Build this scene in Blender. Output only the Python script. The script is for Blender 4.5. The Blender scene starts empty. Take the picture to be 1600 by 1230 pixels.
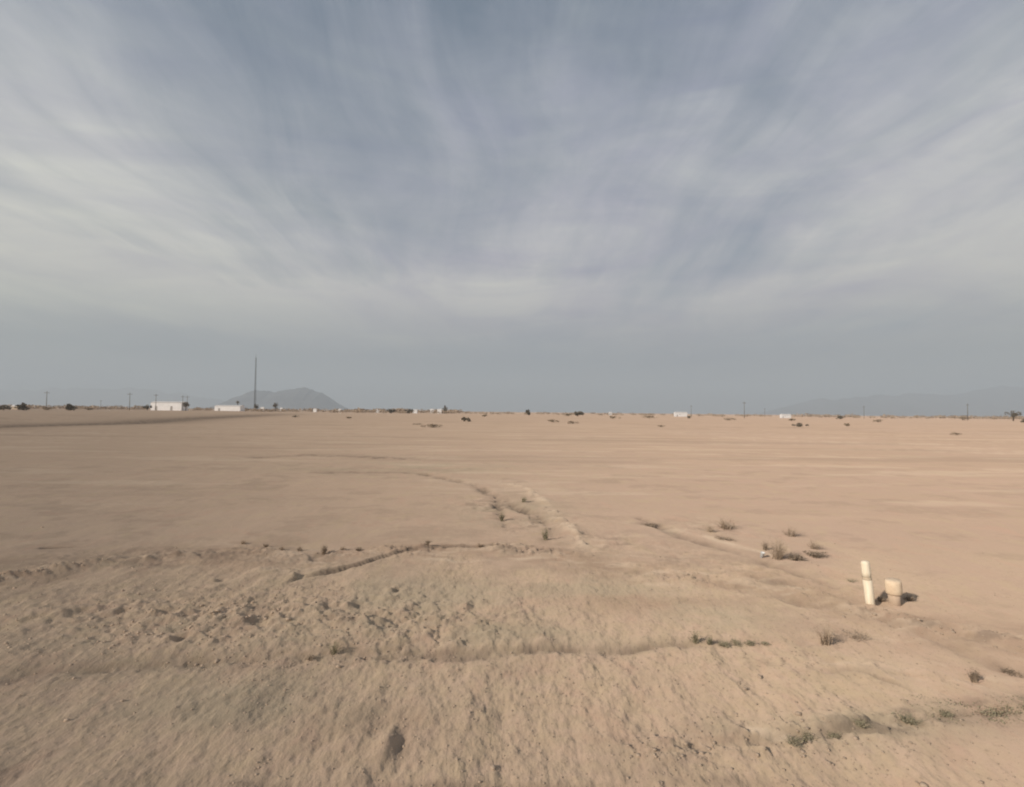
import bpy, math, random
import numpy as np
from mathutils import Matrix, Vector, Euler

random.seed(7)
S = bpy.context.scene
COL = S.collection
R = math.radians

# ------------------------------------------------------------------ camera
CAM_H = 2.5
cam = bpy.data.cameras.new('camera'); camo = bpy.data.objects.new('camera', cam); COL.objects.link(camo)
cam.sensor_width = 36; cam.lens = 18
cam.clip_start = 0.05; cam.clip_end = 60000
PITCH, ROLL = 2.05, 0.60
camo.matrix_world = Matrix.Translation((0, 0, CAM_H)) @ Matrix.Rotation(R(90 + PITCH), 4, 'X') @ Matrix.Rotation(R(ROLL), 4, 'Z')
S.camera = camo

# ------------------------------------------------------------------ light
SUN_EL, SUN_AZ = 26.0, 233.0           # azimuth clockwise from +Y
sd = Vector((math.sin(R(SUN_AZ)) * math.cos(R(SUN_EL)), math.cos(R(SUN_AZ)) * math.cos(R(SUN_EL)), math.sin(R(SUN_EL))))
sun = bpy.data.lights.new('sun', 'SUN'); sun.energy = 3.9; sun.angle = R(2.5); sun.color = (1.0, 0.90, 0.78)
suno = bpy.data.objects.new('sun', sun); COL.objects.link(suno)
suno.rotation_euler = sd.to_track_quat('Z', 'Y').to_euler()
suno.location = (0, 0, 50)

S.view_settings.view_transform = 'Standard'
S.view_settings.look = 'None'
S.view_settings.exposure = 0.13
S.view_settings.gamma = 1.0
S.render.engine = 'CYCLES'
try:
    S.cycles.filter_width = 2.0
    S.cycles.volume_bounces = 1
except Exception:
    pass


class NT:
    """small helper for node trees"""
    def __init__(s, tree):
        s.t = tree; s.n = tree.nodes; s.l = tree.links

    def node(s, kind, **kw):
        n = s.n.new(kind)
        for k, v in kw.items():
            setattr(n, k, v)
        return n

    def put(s, sock, v):
        if isinstance(v, bpy.types.NodeSocket):
            s.l.new(v, sock)
        elif v is not None:
            if isinstance(v, (tuple, list)) and len(v) == 3 and sock.type == 'RGBA':
                v = (*v, 1)
            sock.default_value = v

    def m(s, op, a, b=None, c=None, clamp=False):
        n = s.node('ShaderNodeMath', operation=op); n.use_clamp = clamp
        s.put(n.inputs[0], a)
        if b is not None: s.put(n.inputs[1], b)
        if c is not None: s.put(n.inputs[2], c)
        return n.outputs[0]

    def vm(s, op, a, b=None):
        n = s.node('ShaderNodeVectorMath', operation=op)
        s.put(n.inputs[0], a)
        if b is not None: s.put(n.inputs[1], b)
        return n.outputs['Value'] if op in ('DOT_PRODUCT', 'LENGTH') else n.outputs[0]

    def mix(s, f, a, b, mode='MIX'):
        n = s.node('ShaderNodeMix', data_type='RGBA', blend_type=mode)
        s.put(n.inputs[0], f); s.put(n.inputs[6], a); s.put(n.inputs[7], b)
        return n.outputs[2]

    def noise(s, vec, scale, detail=4, rough=0.55, dist=0.0, lac=2.0):
        n = s.node('ShaderNodeTexNoise')
        s.put(n.inputs['Vector'], vec)
        n.inputs['Scale'].default_value = scale; n.inputs['Detail'].default_value = detail
        n.inputs['Roughness'].default_value = rough; n.inputs['Distortion'].default_value = dist
        return n.outputs[0]

    def rng(s, v, a, b, c=0.0, d=1.0, smooth=True):
        n = s.node('ShaderNodeMapRange', interpolation_type='SMOOTHSTEP' if smooth else 'LINEAR')
        s.put(n.inputs[0], v)
        for i, x in enumerate((a, b, c, d)): n.inputs[i + 1].default_value = x
        return n.outputs[0]

    def ramp(s, f, stops):
        n = s.node('ShaderNodeValToRGB'); s.put(n.inputs[0], f)
        e = n.color_ramp.elements
        while len(e) < len(stops): e.new(0.5)
        for i, (p, c) in enumerate(stops):
            e[i].position = p; e[i].color = (*c, 1)
        return n.outputs[0]

    def comb(s, x, y, z):
        n = s.node('ShaderNodeCombineXYZ'); s.put(n.inputs[0], x); s.put(n.inputs[1], y); s.put(n.inputs[2], z)
        return n.outputs[0]


# ------------------------------------------------------------------ world: clear sky behind streaks of cirrus
W = bpy.data.worlds.new('World'); S.world = W; W.use_nodes = True
W.node_tree.nodes.clear()
w = NT(W.node_tree)
sky = w.node('ShaderNodeTexSky', sky_type='NISHITA'); sky.sun_disc = False
sky.sun_elevation = R(SUN_EL); sky.sun_rotation = R(SUN_AZ); sky.air_density = 1.0; sky.dust_density = 2.0
skyc = w.mix(1.0, sky.outputs[0], (0.085, 0.085, 0.085), 'MULTIPLY')
tc = w.node('ShaderNodeTexCoord'); D = tc.outputs['Generated']
sp = w.node('ShaderNodeSeparateXYZ'); w.put(sp.inputs[0], D)
dx, dy, dz = sp.outputs
zc = w.m('MAXIMUM', dz, 0.0)
el = w.m('MULTIPLY', w.m('ARCSINE', zc), 180 / math.pi)            # elevation in degrees
az = w.m('MULTIPLY', w.m('ARCTAN2', dx, dy), 180 / math.pi)         # degrees right of +Y
den = w.m('ADD', zc, 0.13)
px = w.m('DIVIDE', dx, den); py = w.m('DIVIDE', dy, den)             # the high cloud sheet, seen in perspective
warp = w.noise(w.comb(w.m('MULTIPLY', px, 0.7), w.m('MULTIPLY', py, 0.5), 3.1), 1.0, 2, 0.5)
pxw = w.m('ADD', px, w.m('MULTIPLY', w.m('SUBTRACT', warp, 0.5), 0.8))
streak = w.noise(w.comb(w.m('MULTIPLY', pxw, 2.6), w.m('MULTIPLY', py, 0.55), 4.6), 1.0, 6, 0.55, 0.30)
streak2 = w.noise(w.comb(w.m('MULTIPLY', pxw, 8.0), w.m('MULTIPLY', py, 1.5), 7.7), 1.0, 5, 0.6, 0.6)
patch = w.noise(w.comb(w.m('MULTIPLY', px, 0.8), w.m('MULTIPLY', py, 0.75), 12.4), 1.0, 5, 0.58, 0.8)
low = w.noise(w.comb(w.m('MULTIPLY', az, 0.028), w.m('MULTIPLY', el, 0.13), 5.2), 1.0, 4, 0.5, 0.6)
# thickness of the veil by elevation and side of the sky
leftw = w.rng(az, 2.0, -55.0); rightw = w.rng(az, 8.0, 60.0)
base = w.rng(el, 46.0, 12.0, 0.08, 0.86)
base = w.m('ADD', base, w.m('MULTIPLY', leftw, 0.22))
base = w.m('ADD', base, w.m('MULTIPLY', rightw, 0.18))
dim = w.rng(el, 2.0, 14.0, 0.15, 1.0)
tex = w.m('ADD', w.m('MULTIPLY', w.m('SUBTRACT', streak, 0.5), 1.05), w.m('MULTIPLY', w.m('SUBTRACT', streak2, 0.5), 0.65))
tex = w.m('ADD', tex, w.m('MULTIPLY', w.m('SUBTRACT', patch, 0.5), 1.5))
tex = w.m('MULTIPLY', tex, dim)
tex = w.m('ADD', tex, w.m('MULTIPLY', w.m('MULTIPLY', w.m('SUBTRACT', low, 0.5), 1.4), w.rng(el, 26.0, 10.0)))
veil = w.m('ADD', base, tex, clamp=True)
# the thick stratus low on the horizon is greyer than the veil above it
cloudc = w.ramp(w.m('DIVIDE', el, 50.0), [(0.0, (0.255, 0.280, 0.300)), (0.11, (0.285, 0.303, 0.318)), (0.24, (0.472, 0.460, 0.470)),
                                         (0.34, (0.475, 0.47, 0.495)), (0.62, (0.44, 0.45, 0.50)), (1.0, (0.42, 0.44, 0.49))])
lowband = w.rng(el, 40.0, 14.0)
lowband = w.m('MULTIPLY', lowband, w.rng(el, 0.0, 9.0, 0.7, 1.25))
lf = w.m('ADD', 0.10, w.m('MULTIPLY', lowband, 0.22))
low2 = w.noise(w.comb(w.m('MULTIPLY', az, 0.040), w.m('MULTIPLY', el, 0.17), 2.7), 1.0, 6, 0.60, 1.3)
fil = w.noise(w.comb(w.m('MULTIPLY', pxw, 3.4), w.m('MULTIPLY', py, 1.1), 9.3), 1.0, 5, 0.6, 0.5)
side = w.m('ADD', w.m('MULTIPLY', leftw, lf), w.m('ADD', 0.93, w.m('MULTIPLY', rightw, w.m('ADD', 0.04, w.m('MULTIPLY', lowband, 0.20)))))
side = w.m('ADD', side, w.m('MULTIPLY', w.m('MULTIPLY', w.m('SUBTRACT', low2, 0.5), 0.75), w.rng(el, 2.0, 9.0, 0.4, 1.0)))
ba = w.m('DIVIDE', w.m('ADD', az, 2.0), 9.0); be = w.m('DIVIDE', w.m('SUBTRACT', el, 14.0), 2.6)
blob = w.m('EXPONENT', w.m('MULTIPLY', w.m('ADD', w.m('MULTIPLY', ba, ba), w.m('MULTIPLY', be, be)), -1.0))
side = w.m('ADD', side, w.m('MULTIPLY', w.m('MULTIPLY', blob, low2), 0.42))
side = w.m('ADD', side, w.m('MULTIPLY', w.m('MULTIPLY', w.m('SUBTRACT', fil, 0.5), 0.36), dim))
sidec = w.comb(side, side, w.m('ADD', w.m('MULTIPLY', side, 0.5), 0.5))
cloudc = w.mix(1.0, cloudc, sidec, 'MULTIPLY')
clear = w.mix(0.75, skyc, (0.160, 0.205, 0.262))
col = w.mix(veil, clear, cloudc)
bg = w.node('ShaderNodeBackground'); w.put(bg.inputs[0], col); bg.inputs[1].default_value = 1.0
wo = w.node('ShaderNodeOutputWorld'); w.l.new(bg.outputs[0], wo.inputs[0])

# ------------------------------------------------------------------ helpers
MW = camo.matrix_world.copy()
def ray(u, v):
    d = Vector(((u - 800) / 800.0, (615 - v) / 800.0, -1.0))
    return (MW.to_3x3() @ d).normalized()

def G(u, v):
    """point of the level ground seen at photo position u, v"""
    d = ray(u, v); t = CAM_H / -d.z
    return np.array([d.x * t, d.y * t])

def atdist(u, dist):
    """ground point in the direction of column u at a given distance ahead"""
    d = ray(u, 645); return np.array([d.x / d.y * dist, dist])

def tag(o, label=None, cat=None, group=None, kind=None):
    if label: o['label'] = label
    if cat: o['category'] = cat
    if group: o['group'] = group
    if kind: o['kind'] = kind
    return o

def empty(name, loc, rz=0):
    o = bpy.data.objects.new(name, None); COL.objects.link(o); o.location = loc; o.rotation_euler = (0, 0, rz)
    o.empty_display_size = 0.2
    return o

def mesh(name, V, F, mat, parent=None, smooth=False, loc=None):
    me = bpy.data.meshes.new(name)
    V = np.asarray(V, dtype=np.float32); 
    if isinstance(F, np.ndarray):
        n, k = F.shape
        me.vertices.add(len(V)); me.vertices.foreach_set('co', V.ravel())
        me.loops.add(n * k); me.loops.foreach_set('vertex_index', F.ravel().astype(np.int32))
        me.polygons.add(n); me.polygons.foreach_set('loop_start', (np.arange(n) * k).astype(np.int32))
        me.polygons.foreach_set('loop_total', np.full(n, k, dtype=np.int32))
        me.update(calc_edges=True)
    else:
        me.from_pydata([tuple(map(float, v)) for v in V], [], [tuple(f) for f in F]); me.update()
    me.validate()
    if smooth: me.polygons.foreach_set('use_smooth', [True] * len(me.polygons))
    if mat: me.materials.append(mat)
    o = bpy.data.objects.new(name, me); COL.objects.link(o)
    if parent: o.parent = parent
    if loc is not None: o.location = loc
    return o

class MB:
    def __init__(s): s.V = []; s.F = []
    def box(s, x0, x1, y0, y1, z0, z1):
        b = len(s.V)
        s.V += [(x, y, z) for z in (z0, z1) for x, y in ((x0, y0), (x1, y0), (x1, y1), (x0, y1))]
        s.F += [(b, b+3, b+2, b+1), (b+4, b+5, b+6, b+7), (b, b+1, b+5, b+4), (b+1, b+2, b+6, b+5), (b+2, b+3, b+7, b+6), (b+3, b, b+4, b+7)]
        return s
    def tube(s, pts, rad, n=8, cap=True):
        pts = [Vector(p) for p in pts]; b0 = len(s.V)
        if not hasattr(rad, '__len__'): rad = [rad] * len(pts)
        for i, p in enumerate(pts):
            t = (pts[min(i+1, len(pts)-1)] - pts[max(i-1, 0)]).normalized()
            a = t.cross(Vector((0, 0, 1)) if abs(t.z) < 0.9 else Vector((1, 0, 0))).normalized(); c = t.cross(a)
            for k in range(n):
                q = 2 * math.pi * k / n
                s.V.append(tuple(p + (a * math.cos(q) + c * math.sin(q)) * rad[i]))
        for i in range(len(pts) - 1):
            for k in range(n):
                a, b = b0 + i*n + k, b0 + i*n + (k+1) % n
                s.F.append((a, b, b + n, a + n))
        if cap:
            s.F.append(tuple(b0 + k for k in range(n))[::-1]); s.F.append(tuple(b0 + (len(pts)-1)*n + k for k in range(n)))
        return s
    def build(s, name, mat, parent=None, smooth=False, bevel=0):
        o = mesh(name, s.V, s.F, mat, parent, smooth)
        if bevel:
            m = o.modifiers.new('bevel', 'BEVEL'); m.width = bevel; m.segments = 2
        return o

# value noise in numpy -------------------------------------------------
rs = np.random.RandomState(11)
PERM = rs.rand(256, 256).astype(np.float32)
def vnoise(x, y):
    xi = np.floor(x).astype(int); yi = np.floor(y).astype(int)
    fx = x - xi; fy = y - yi
    fx = fx*fx*fx*(fx*(fx*6-15)+10); fy = fy*fy*fy*(fy*(fy*6-15)+10)
    a = PERM[xi & 255, yi & 255]; b = PERM[(xi+1) & 255, yi & 255]; c = PERM[xi & 255, (yi+1) & 255]; d = PERM[(xi+1) & 255, (yi+1) & 255]
    return (a*(1-fx) + b*fx)*(1-fy) + (c*(1-fx) + d*fx)*fy - 0.5
def fbm(x, y, oct=4, g=0.5):
    r = 0; a = 1.0
    for i in range(oct):
        r = r + a * vnoise(x * 2**i + 17.3*i, y * 2**i - 9.1*i); a *= g
    return r
def sstep(v, a, b):
    t = np.clip((v - a) / (b - a), 0, 1); return t*t*(3-2*t)
def pline(x, y, pts):
    """distance, signed side and run along a polyline"""
    best = np.full(x.shape, 1e9); side = np.zeros(x.shape); run = np.zeros(x.shape)
    tot = sum(np.hypot(*(pts[i+1]-pts[i])) for i in range(len(pts)-1)); acc = 0
    for i in range(len(pts) - 1):
        p, q = pts[i], pts[i+1]; d = q - p; L = np.hypot(*d)
        t = np.clip(((x-p[0])*d[0] + (y-p[1])*d[1]) / L**2, 0, 1)
        e = np.hypot(x - p[0] - t*d[0], y - p[1] - t*d[1])
        k = e < best
        best = np.where(k, e, best); side = np.where(k, np.sign(d[0]*(y-p[1]) - d[1]*(x-p[0])), side)
        run = np.where(k, (acc + t*L)/tot, run); acc += L
    return best, side, run
def PL(*uv): return [G(*p) for p in uv]

# ------------------------------------------------------------------ features of the ground, drawn as lines on it
SCARP = PL((440, 915), (470, 903), (520, 893), (560, 884), (600, 873), (640, 864), (700, 858), (760, 857), (800, 860))
TRACK_EDGE = PL((-260, 1075), (0, 1060), (120, 1045), (250, 1037), (400, 1029), (500, 1024), (620, 1018), (700, 1023), (760, 1023), (880, 1013), (930, 1020), (980, 1017), (1040, 1009), (1120, 1006), (1200, 1003))
GULLY = PL((640, 736), (690, 746), (740, 757), (775, 775), (800, 788), (835, 803), (860, 825), (868, 850))
GULLY_B = PL((775, 775), (782, 800), (790, 825))
RIM = PL((780, 752), (820, 762), (850, 785), (875, 815), (900, 840), (925, 868))
STREAKS = [PL((370, 716), (480, 711), (560, 713), (680, 717)), PL((480, 737), (560, 737), (655, 738))]
PALES = [(PL((640, 872), (720, 880), (800, 876), (860, 872), (930, 884)), .10), (PL((1005, 912), (1045, 914), (1090, 916)), .10), (PL((340, 846), (400, 856), (440, 858)), .07),
         (PL((470, 878), (520, 880)), .07), (PL((960, 815), (1100, 838), (1250, 880)), .16), (PL((1500, 722), (1150, 706), (960, 700)), .22), (PL((1350, 690), (1180, 688), (1080, 684)), .3), (PL((1160, 1140), (1200, 1150), (1250, 1165)), .05)]
RUT_R = PL((930, 886), (1000, 896), (1080, 905), (1180, 925), (1290, 950), (1380, 975), (1470, 1000), (1530, 1030), (1620, 1060))
RUT_S = PL((1280, 1062), (1290, 1053), (1320, 1050), (1370, 1062), (1440, 1085))
RUT_T = PL((1030, 1165), (1150, 1160), (1260, 1158), (1340, 1148), (1420, 1132), (1500, 1122), (1620, 1108))
DIAG = PL((990, 805), (1060, 838), (1150, 862), (1230, 890), (1330, 925))
LEFTLINE = PL((60, 854), (150, 851))
LEVEE = [np.array(p) for p in ((-60, 20), (-64, 64), (-63, 85), (-80, 129), (-125, 285), (-300, 600))]
DARK_SPOTS = [(627, 1170, .04, .10, .62), (618, 1145, .03, .07, .5), (1015, 820, .30, .16, .7), (1540, 1125, .55, .22, .5), (1600, 1108, .4, .2, .5), (120, 955, .25, .2, .35), (140, 872, .5, .4, .35), (380, 975, .2, .15, .3), (250, 950, .2, .1, .3), (700, 1228, .45, .05, .5), (880, 1230, .3, .05, .45),
              (1120, 1222, .3, .07, .4), (400, 1228, .3, .05, .35), (1290, 985, .25, .2, .3), (0, 880, 1.2, .5, .4), (850, 845, .12, .3, .5), (1590, 1050, .2, .1, .4), (1490, 1010, .3, .1, .3),
              (410, 950, .18, .1, .45), (1240, 668, 4, 3, .5)]  # dark soil patches, and painted shade at the foreground hole and clods

RIDGE = PL((-500, 960), (-250, 930), (0, 905), (150, 878), (230, 868), (340, 858), (460, 867), (560, 867), (660, 863), (760, 858), (860, 868), (930, 882), (1010, 896), (1120, 906), (1200, 914), (1290, 940), (1380, 965), (1470, 987), (1600, 1012), (1900, 1060))
BAND = PL((1020, 1168), (1150, 1160), (1260, 1154), (1340, 1144), (1420, 1130), (1500, 1118), (1620, 1098), (1900, 1060))
def blot(x, y, u, v, a, b):
    c = G(u, v); return np.exp(-(((x-c[0])/a)**2 + ((y-c[1])/b)**2))
def soils(x, y):
    """where reddish crust and khaki gravel lie"""
    n1 = np.clip(fbm(x*.9+3, y*1.6+4, 5, .62)*2.2 + .6, 0, 1.2); n2 = np.clip(fbm(x*.7+33, y*1.1+14, 5, .62)*2.2 + .6, 0, 1.2)
    dr = pline(x, y, RIDGE)[0]; db = pline(x, y, BAND)[0]
    cr = np.exp(-(dr/.75)**2)*n1*.9
    for u, v, a, b in ((100, 875, 2.2, .6), (350, 875, 1.6, .5), (720, 1228, .9, .07), (1180, 1228, .7, .09), (1000, 940, .9, .5), (560, 1140, .5, .4), (1380, 940, .5, .3)):
        cr = np.maximum(cr, blot(x, y, u, v, a, b)*(.4+.6*n1))
    kh = np.exp(-(db/.22)**2)*n2
    for u, v, a, b in ((650, 930, 2.0, .9), (950, 915, 1.3, .5), (700, 990, 2.2, .35), (400, 1100, 1.2, .5), (1100, 960, .9, .5), (640, 730, 5, 2.2), (800, 800, 1.2, 2), (300, 1000, 1.5, .5), (1520, 1130, .6, .25)):
        kh = np.maximum(kh, blot(x, y, u, v, a, b)*n2)
    return np.clip(cr, 0, 1), np.clip(kh, 0, 1)

def terrain(x, y):
    """height of the ground and its soil, some shade painted in"""
    r = np.hypot(x, y)
    near = sstep(r, 60, 15)
    # gravelly graded shoulder near the road, smooth silt further out
    edge = 8.6 + 1.2*fbm(x*0.22, y*0.22+5, 3) + 1.3*fbm(x*1.1, y*.9+9, 4, .6)
    shoulder = sstep(y, edge + 1.6, edge - 1.4)
    rightsilt = sstep(x - 0.55*(y-3.5), 2.4, 4.6)
    gravel = shoulder * (1 - 0.65*rightsilt)
    z = 0.05*fbm(x*0.35, y*0.35, 3)*near
    z += 0.14*fbm(x*0.02+3, y*0.02, 3)*sstep(r, 25, 120) * sstep(r, 2500, 600)
    z += 0.030*fbm(x*2.6, y*1.4, 4, .6)*near*(0.35 + 0.8*gravel)
    # rake lines along the view direction on the shoulder
    z += 0.006*fbm(x*9, y*4.5, 3, .55)*gravel*sstep(r, 14, 6)
    z += 0.008*fbm(x*22, y*14, 3, .6)*gravel*sstep(r, 14, 6)
    # churned clods on the left
    churn = np.exp(-(((x+3.6)/2.6)**2 + ((y-6.3)/0.95)**2)) + .6*np.exp(-(((x+0.9)/1.2)**2 + ((y-6.0)/.9)**2))
    z += churn * (0.09*np.abs(fbm(x*3.1, y*3.6, 4, .6)) + 0.02*fbm(x*12, y*12, 3, .6))
    dim = np.zeros_like(x); pale = np.zeros_like(x)  # darkening: dark soil and painted shade together
    wob = 0.05*fbm(x*1.5, y*1.5+3, 3)
    jag = 0.6 + 1.2*np.clip(fbm(x*2.3+8, y*2.3, 4, .6)+.25, 0, 1)
    jag2 = np.clip(fbm(x*1.7+30, y*2.6, 4, .65)*2.2 + .55, 0, 1.3)
    def line(pts, wdt, depth, dk, drop=0.0, brk=.25):
        nonlocal z, dim
        d, s, t = pline(x, y, pts)
        d = np.abs(d + wob*wdt*8)
        end = sstep(t, 0, .08)*sstep(t, 1, .92)*np.clip(jag2 + brk, 0, 1)
        z = z - depth*np.exp(-(d/wdt)**2)*end*jag
        if drop: z = z + drop*(s > 0)*sstep(d, 0, wdt)*np.exp(-d/(wdt*9))*end
        dim = np.maximum(dim, dk*np.exp(-(d/(wdt*1.0))**2)*end*jag)  # dark soil line, with the scarp and rut shadow painted in
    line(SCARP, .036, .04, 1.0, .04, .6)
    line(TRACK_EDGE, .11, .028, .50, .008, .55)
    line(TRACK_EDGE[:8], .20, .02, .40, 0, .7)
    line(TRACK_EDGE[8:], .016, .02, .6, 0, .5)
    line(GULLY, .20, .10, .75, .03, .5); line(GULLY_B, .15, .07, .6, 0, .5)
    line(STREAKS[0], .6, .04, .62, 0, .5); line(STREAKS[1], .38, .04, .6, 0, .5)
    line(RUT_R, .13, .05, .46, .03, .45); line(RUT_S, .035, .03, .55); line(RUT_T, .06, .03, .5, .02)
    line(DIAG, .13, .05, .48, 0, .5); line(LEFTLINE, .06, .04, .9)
    d, s, t = pline(x, y, RIM); pale = np.maximum(pale, .85*np.exp(-((d+wob)/.18)**2)*np.clip(jag2+.3, 0, 1)); z = z + .06*np.exp(-((d+wob)/.2)**2)*jag2
    for pts, wd in PALES:
        d, s, t = pline(x, y, pts); pale = np.maximum(pale, .62*np.exp(-((d+wob*wd*9)/(wd*.8))**2)*jag2*sstep(t, 0, .12)*sstep(t, 1, .85))
    d, s, t = pline(x, y, LEVEE)
    lw = 2.2 + y*0.012
    z = z + (s > 0)*0.75*sstep(d, 4, 30)*sstep(y, 15, 40)*sstep(r, 1500, 300) - .25*np.exp(-(d/3)**2)*sstep(y, 15, 40)*sstep(r, 400, 200)
    dim = np.maximum(dim, 1.0*np.clip(.75+jag2*.3,0,1)*np.exp(-(d/(lw*2.2))**2)*sstep(y, 15, 40)*sstep(y, 420, 150))
    for u, v, sx, sy, k in DARK_SPOTS:
        c = G(u, v)
        dim = np.maximum(dim, k*np.exp(-(((x-c[0])/sx)**2 + ((y-c[1])/sy)**2))*(0.7+.5*jag)*.8)
    for u, v, q in ((120, 957, .10), (187, 955, .07), (262, 956, .09), (306, 952, .10), (282, 998, .07), (412, 968, .13), (515, 950, .09), (560, 948, .08), (345, 905, .06), (620, 925, .05), (470, 900, .06)):
        c = G(u, v); e2 = ((x-c[0])/q)**2 + ((y-c[1])/(q*1.5))**2
        z = z - .035*np.exp(-e2)*jag + .035*np.exp(-(((x-c[0]+q*1.4)/q)**2 + ((y-c[1]+q*.6)/q)**2))
        dim = np.maximum(dim, .24*np.exp(-e2)*jag)  # shadow of each clod painted into the soil colour
    # broken crusty ridge where the grader stopped, running right across
    d, s, t = pline(x, y, RIDGE); e3 = np.exp(-((d + wob*3)/.34)**2); brk = np.clip(fbm(x*1.1+70, y*1.6, 4, .6)*1.8 + .75, .15, 1.3)
    z = z + e3*brk*(.035 + .075*np.abs(fbm(x*4.5, y*5.5, 4, .62)) + .02*fbm(x*16, y*16, 2))
    dim = np.maximum(dim, .55*np.exp(-((d+wob*3)/.30)**2)*sstep(fbm(x*2.2+9, y*5, 4, .62), .02, .38))
    pale = np.maximum(pale, .55*np.exp(-((d-.12+wob*3)/.22)**2)*sstep(fbm(x*1.6+19, y*5+7, 4, .62), .10, .42))
    d, s, t = pline(x, y, BAND); e4 = np.exp(-((d + wob*2)/.17)**2)
    z = z + e4*.05*np.abs(fbm(x*6, y*7, 4, .6)); dim = np.maximum(dim, .75*e4*sstep(fbm(x*3+90, y*7, 4, .62), -.12, .35)*sstep(x, .8, 3.2))
    # faint darker patches out on the plain
    dim = np.maximum(dim, .22*sstep(fbm(x*.07+20, y*.45, 4, .6), .08, .5)*sstep(y, 10, 18)*sstep(r, 400, 100))
    for u, v in ((1360, 949), (1398, 947)):
        c = G(u, v); z = z + .03*np.exp(-((x-c[0])**2 + (y-c[1])**2)/.13**2)
    # wash: rough, lumpy silt between the gully and the posts
    ro = np.zeros_like(x)
    for u, v, a, b in ((760, 790, 1.1, 1.6), (850, 820, 1.0, 1.5), (950, 850, 1.2, 1.2), (1070, 870, 1.1, 1.0), (1180, 890, 1.0, .8), (1290, 925, .8, .5), (1100, 825, 1.0, 1.0), (1420, 990, .9, .3), (1300, 1040, .8, .3), (1500, 1060, .8, .25), (250, 870, 2.0, .6), (450, 880, 1.2, .6)):
        ro = np.maximum(ro, blot(x, y, u, v, a, b))
    z = z + ro*(.055*fbm(x*1.6+5, y*2.2, 5, .66) + .03*np.abs(fbm(x*5, y*6, 3, .6)))
    dim = np.maximum(dim, .42*ro*sstep(fbm(x*1.9+61, y*3.6, 5, .66), .10, .45)); pale = np.maximum(pale, .38*ro*sstep(fbm(x*1.7+81, y*3.9, 5, .66), .10, .45))
    # mottled soil everywhere
    dim = np.maximum(dim, .20*sstep(fbm(x*.9+11, y*1.3+3, 5, .68), .05, .55)*sstep(r, 60, 15))
    # tufts of darker rough ground strewn along the graded strip and the gully
    for (u, v, sx, sy, k) in ((230, 880, .9, .18, .4), (330, 868, .6, .2, .35), (690, 748, .5, .35, .5), (770, 775, .5, .5, .4), (830, 810, .3, .5, .4), (480, 1000, .25, .2, .35), (1200, 880, .9, .2, .3), (1340, 925, .3, .2, .35), (150, 1050, 1.2, .10, .4), (1380, 1075, .5, .05, .3), (1450, 985, .35, .06, .35), (1560, 1020, .3, .06, .4)):
        c = G(u, v); dim = np.maximum(dim, k*np.clip(jag2, 0, 1.2)*np.exp(-(((x-c[0])/sx)**2 + ((y-c[1])/sy)**2)))
    # low wind ripples and blown drifts on the open silt
    z = z + .03*fbm(x*.25, y*1.3, 4, .6)*sstep(y, 9, 14)*sstep(r, 90, 40)
    pale = np.maximum(pale, .35*sstep(fbm(x*.16+50, y*.75, 4, .6), .12, .45)*sstep(y, 10, 16)*sstep(r, 140, 60))
    c = G(625, 1165); z = z - .04*np.exp(-(((x-c[0])/.05)**2 + ((y-c[1])/.16)**2)) + .05*np.exp(-(((x-c[0]+.10)/.09)**2 + ((y-c[1])/.17)**2))
    return z, np.clip(gravel, 0, 1), np.clip(dim, 0, 1), np.clip(pale, 0, 1)

def gz(x, y):
    return float(terrain(np.array([float(x)]), np.array([float(y)]))[0][0])

# ------------------------------------------------------------------ materials
def newmat(name):
    m = bpy.data.materials.new(name); m.use_nodes = True; m.node_tree.nodes.clear()
    return m, NT(m.node_tree)

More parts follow.
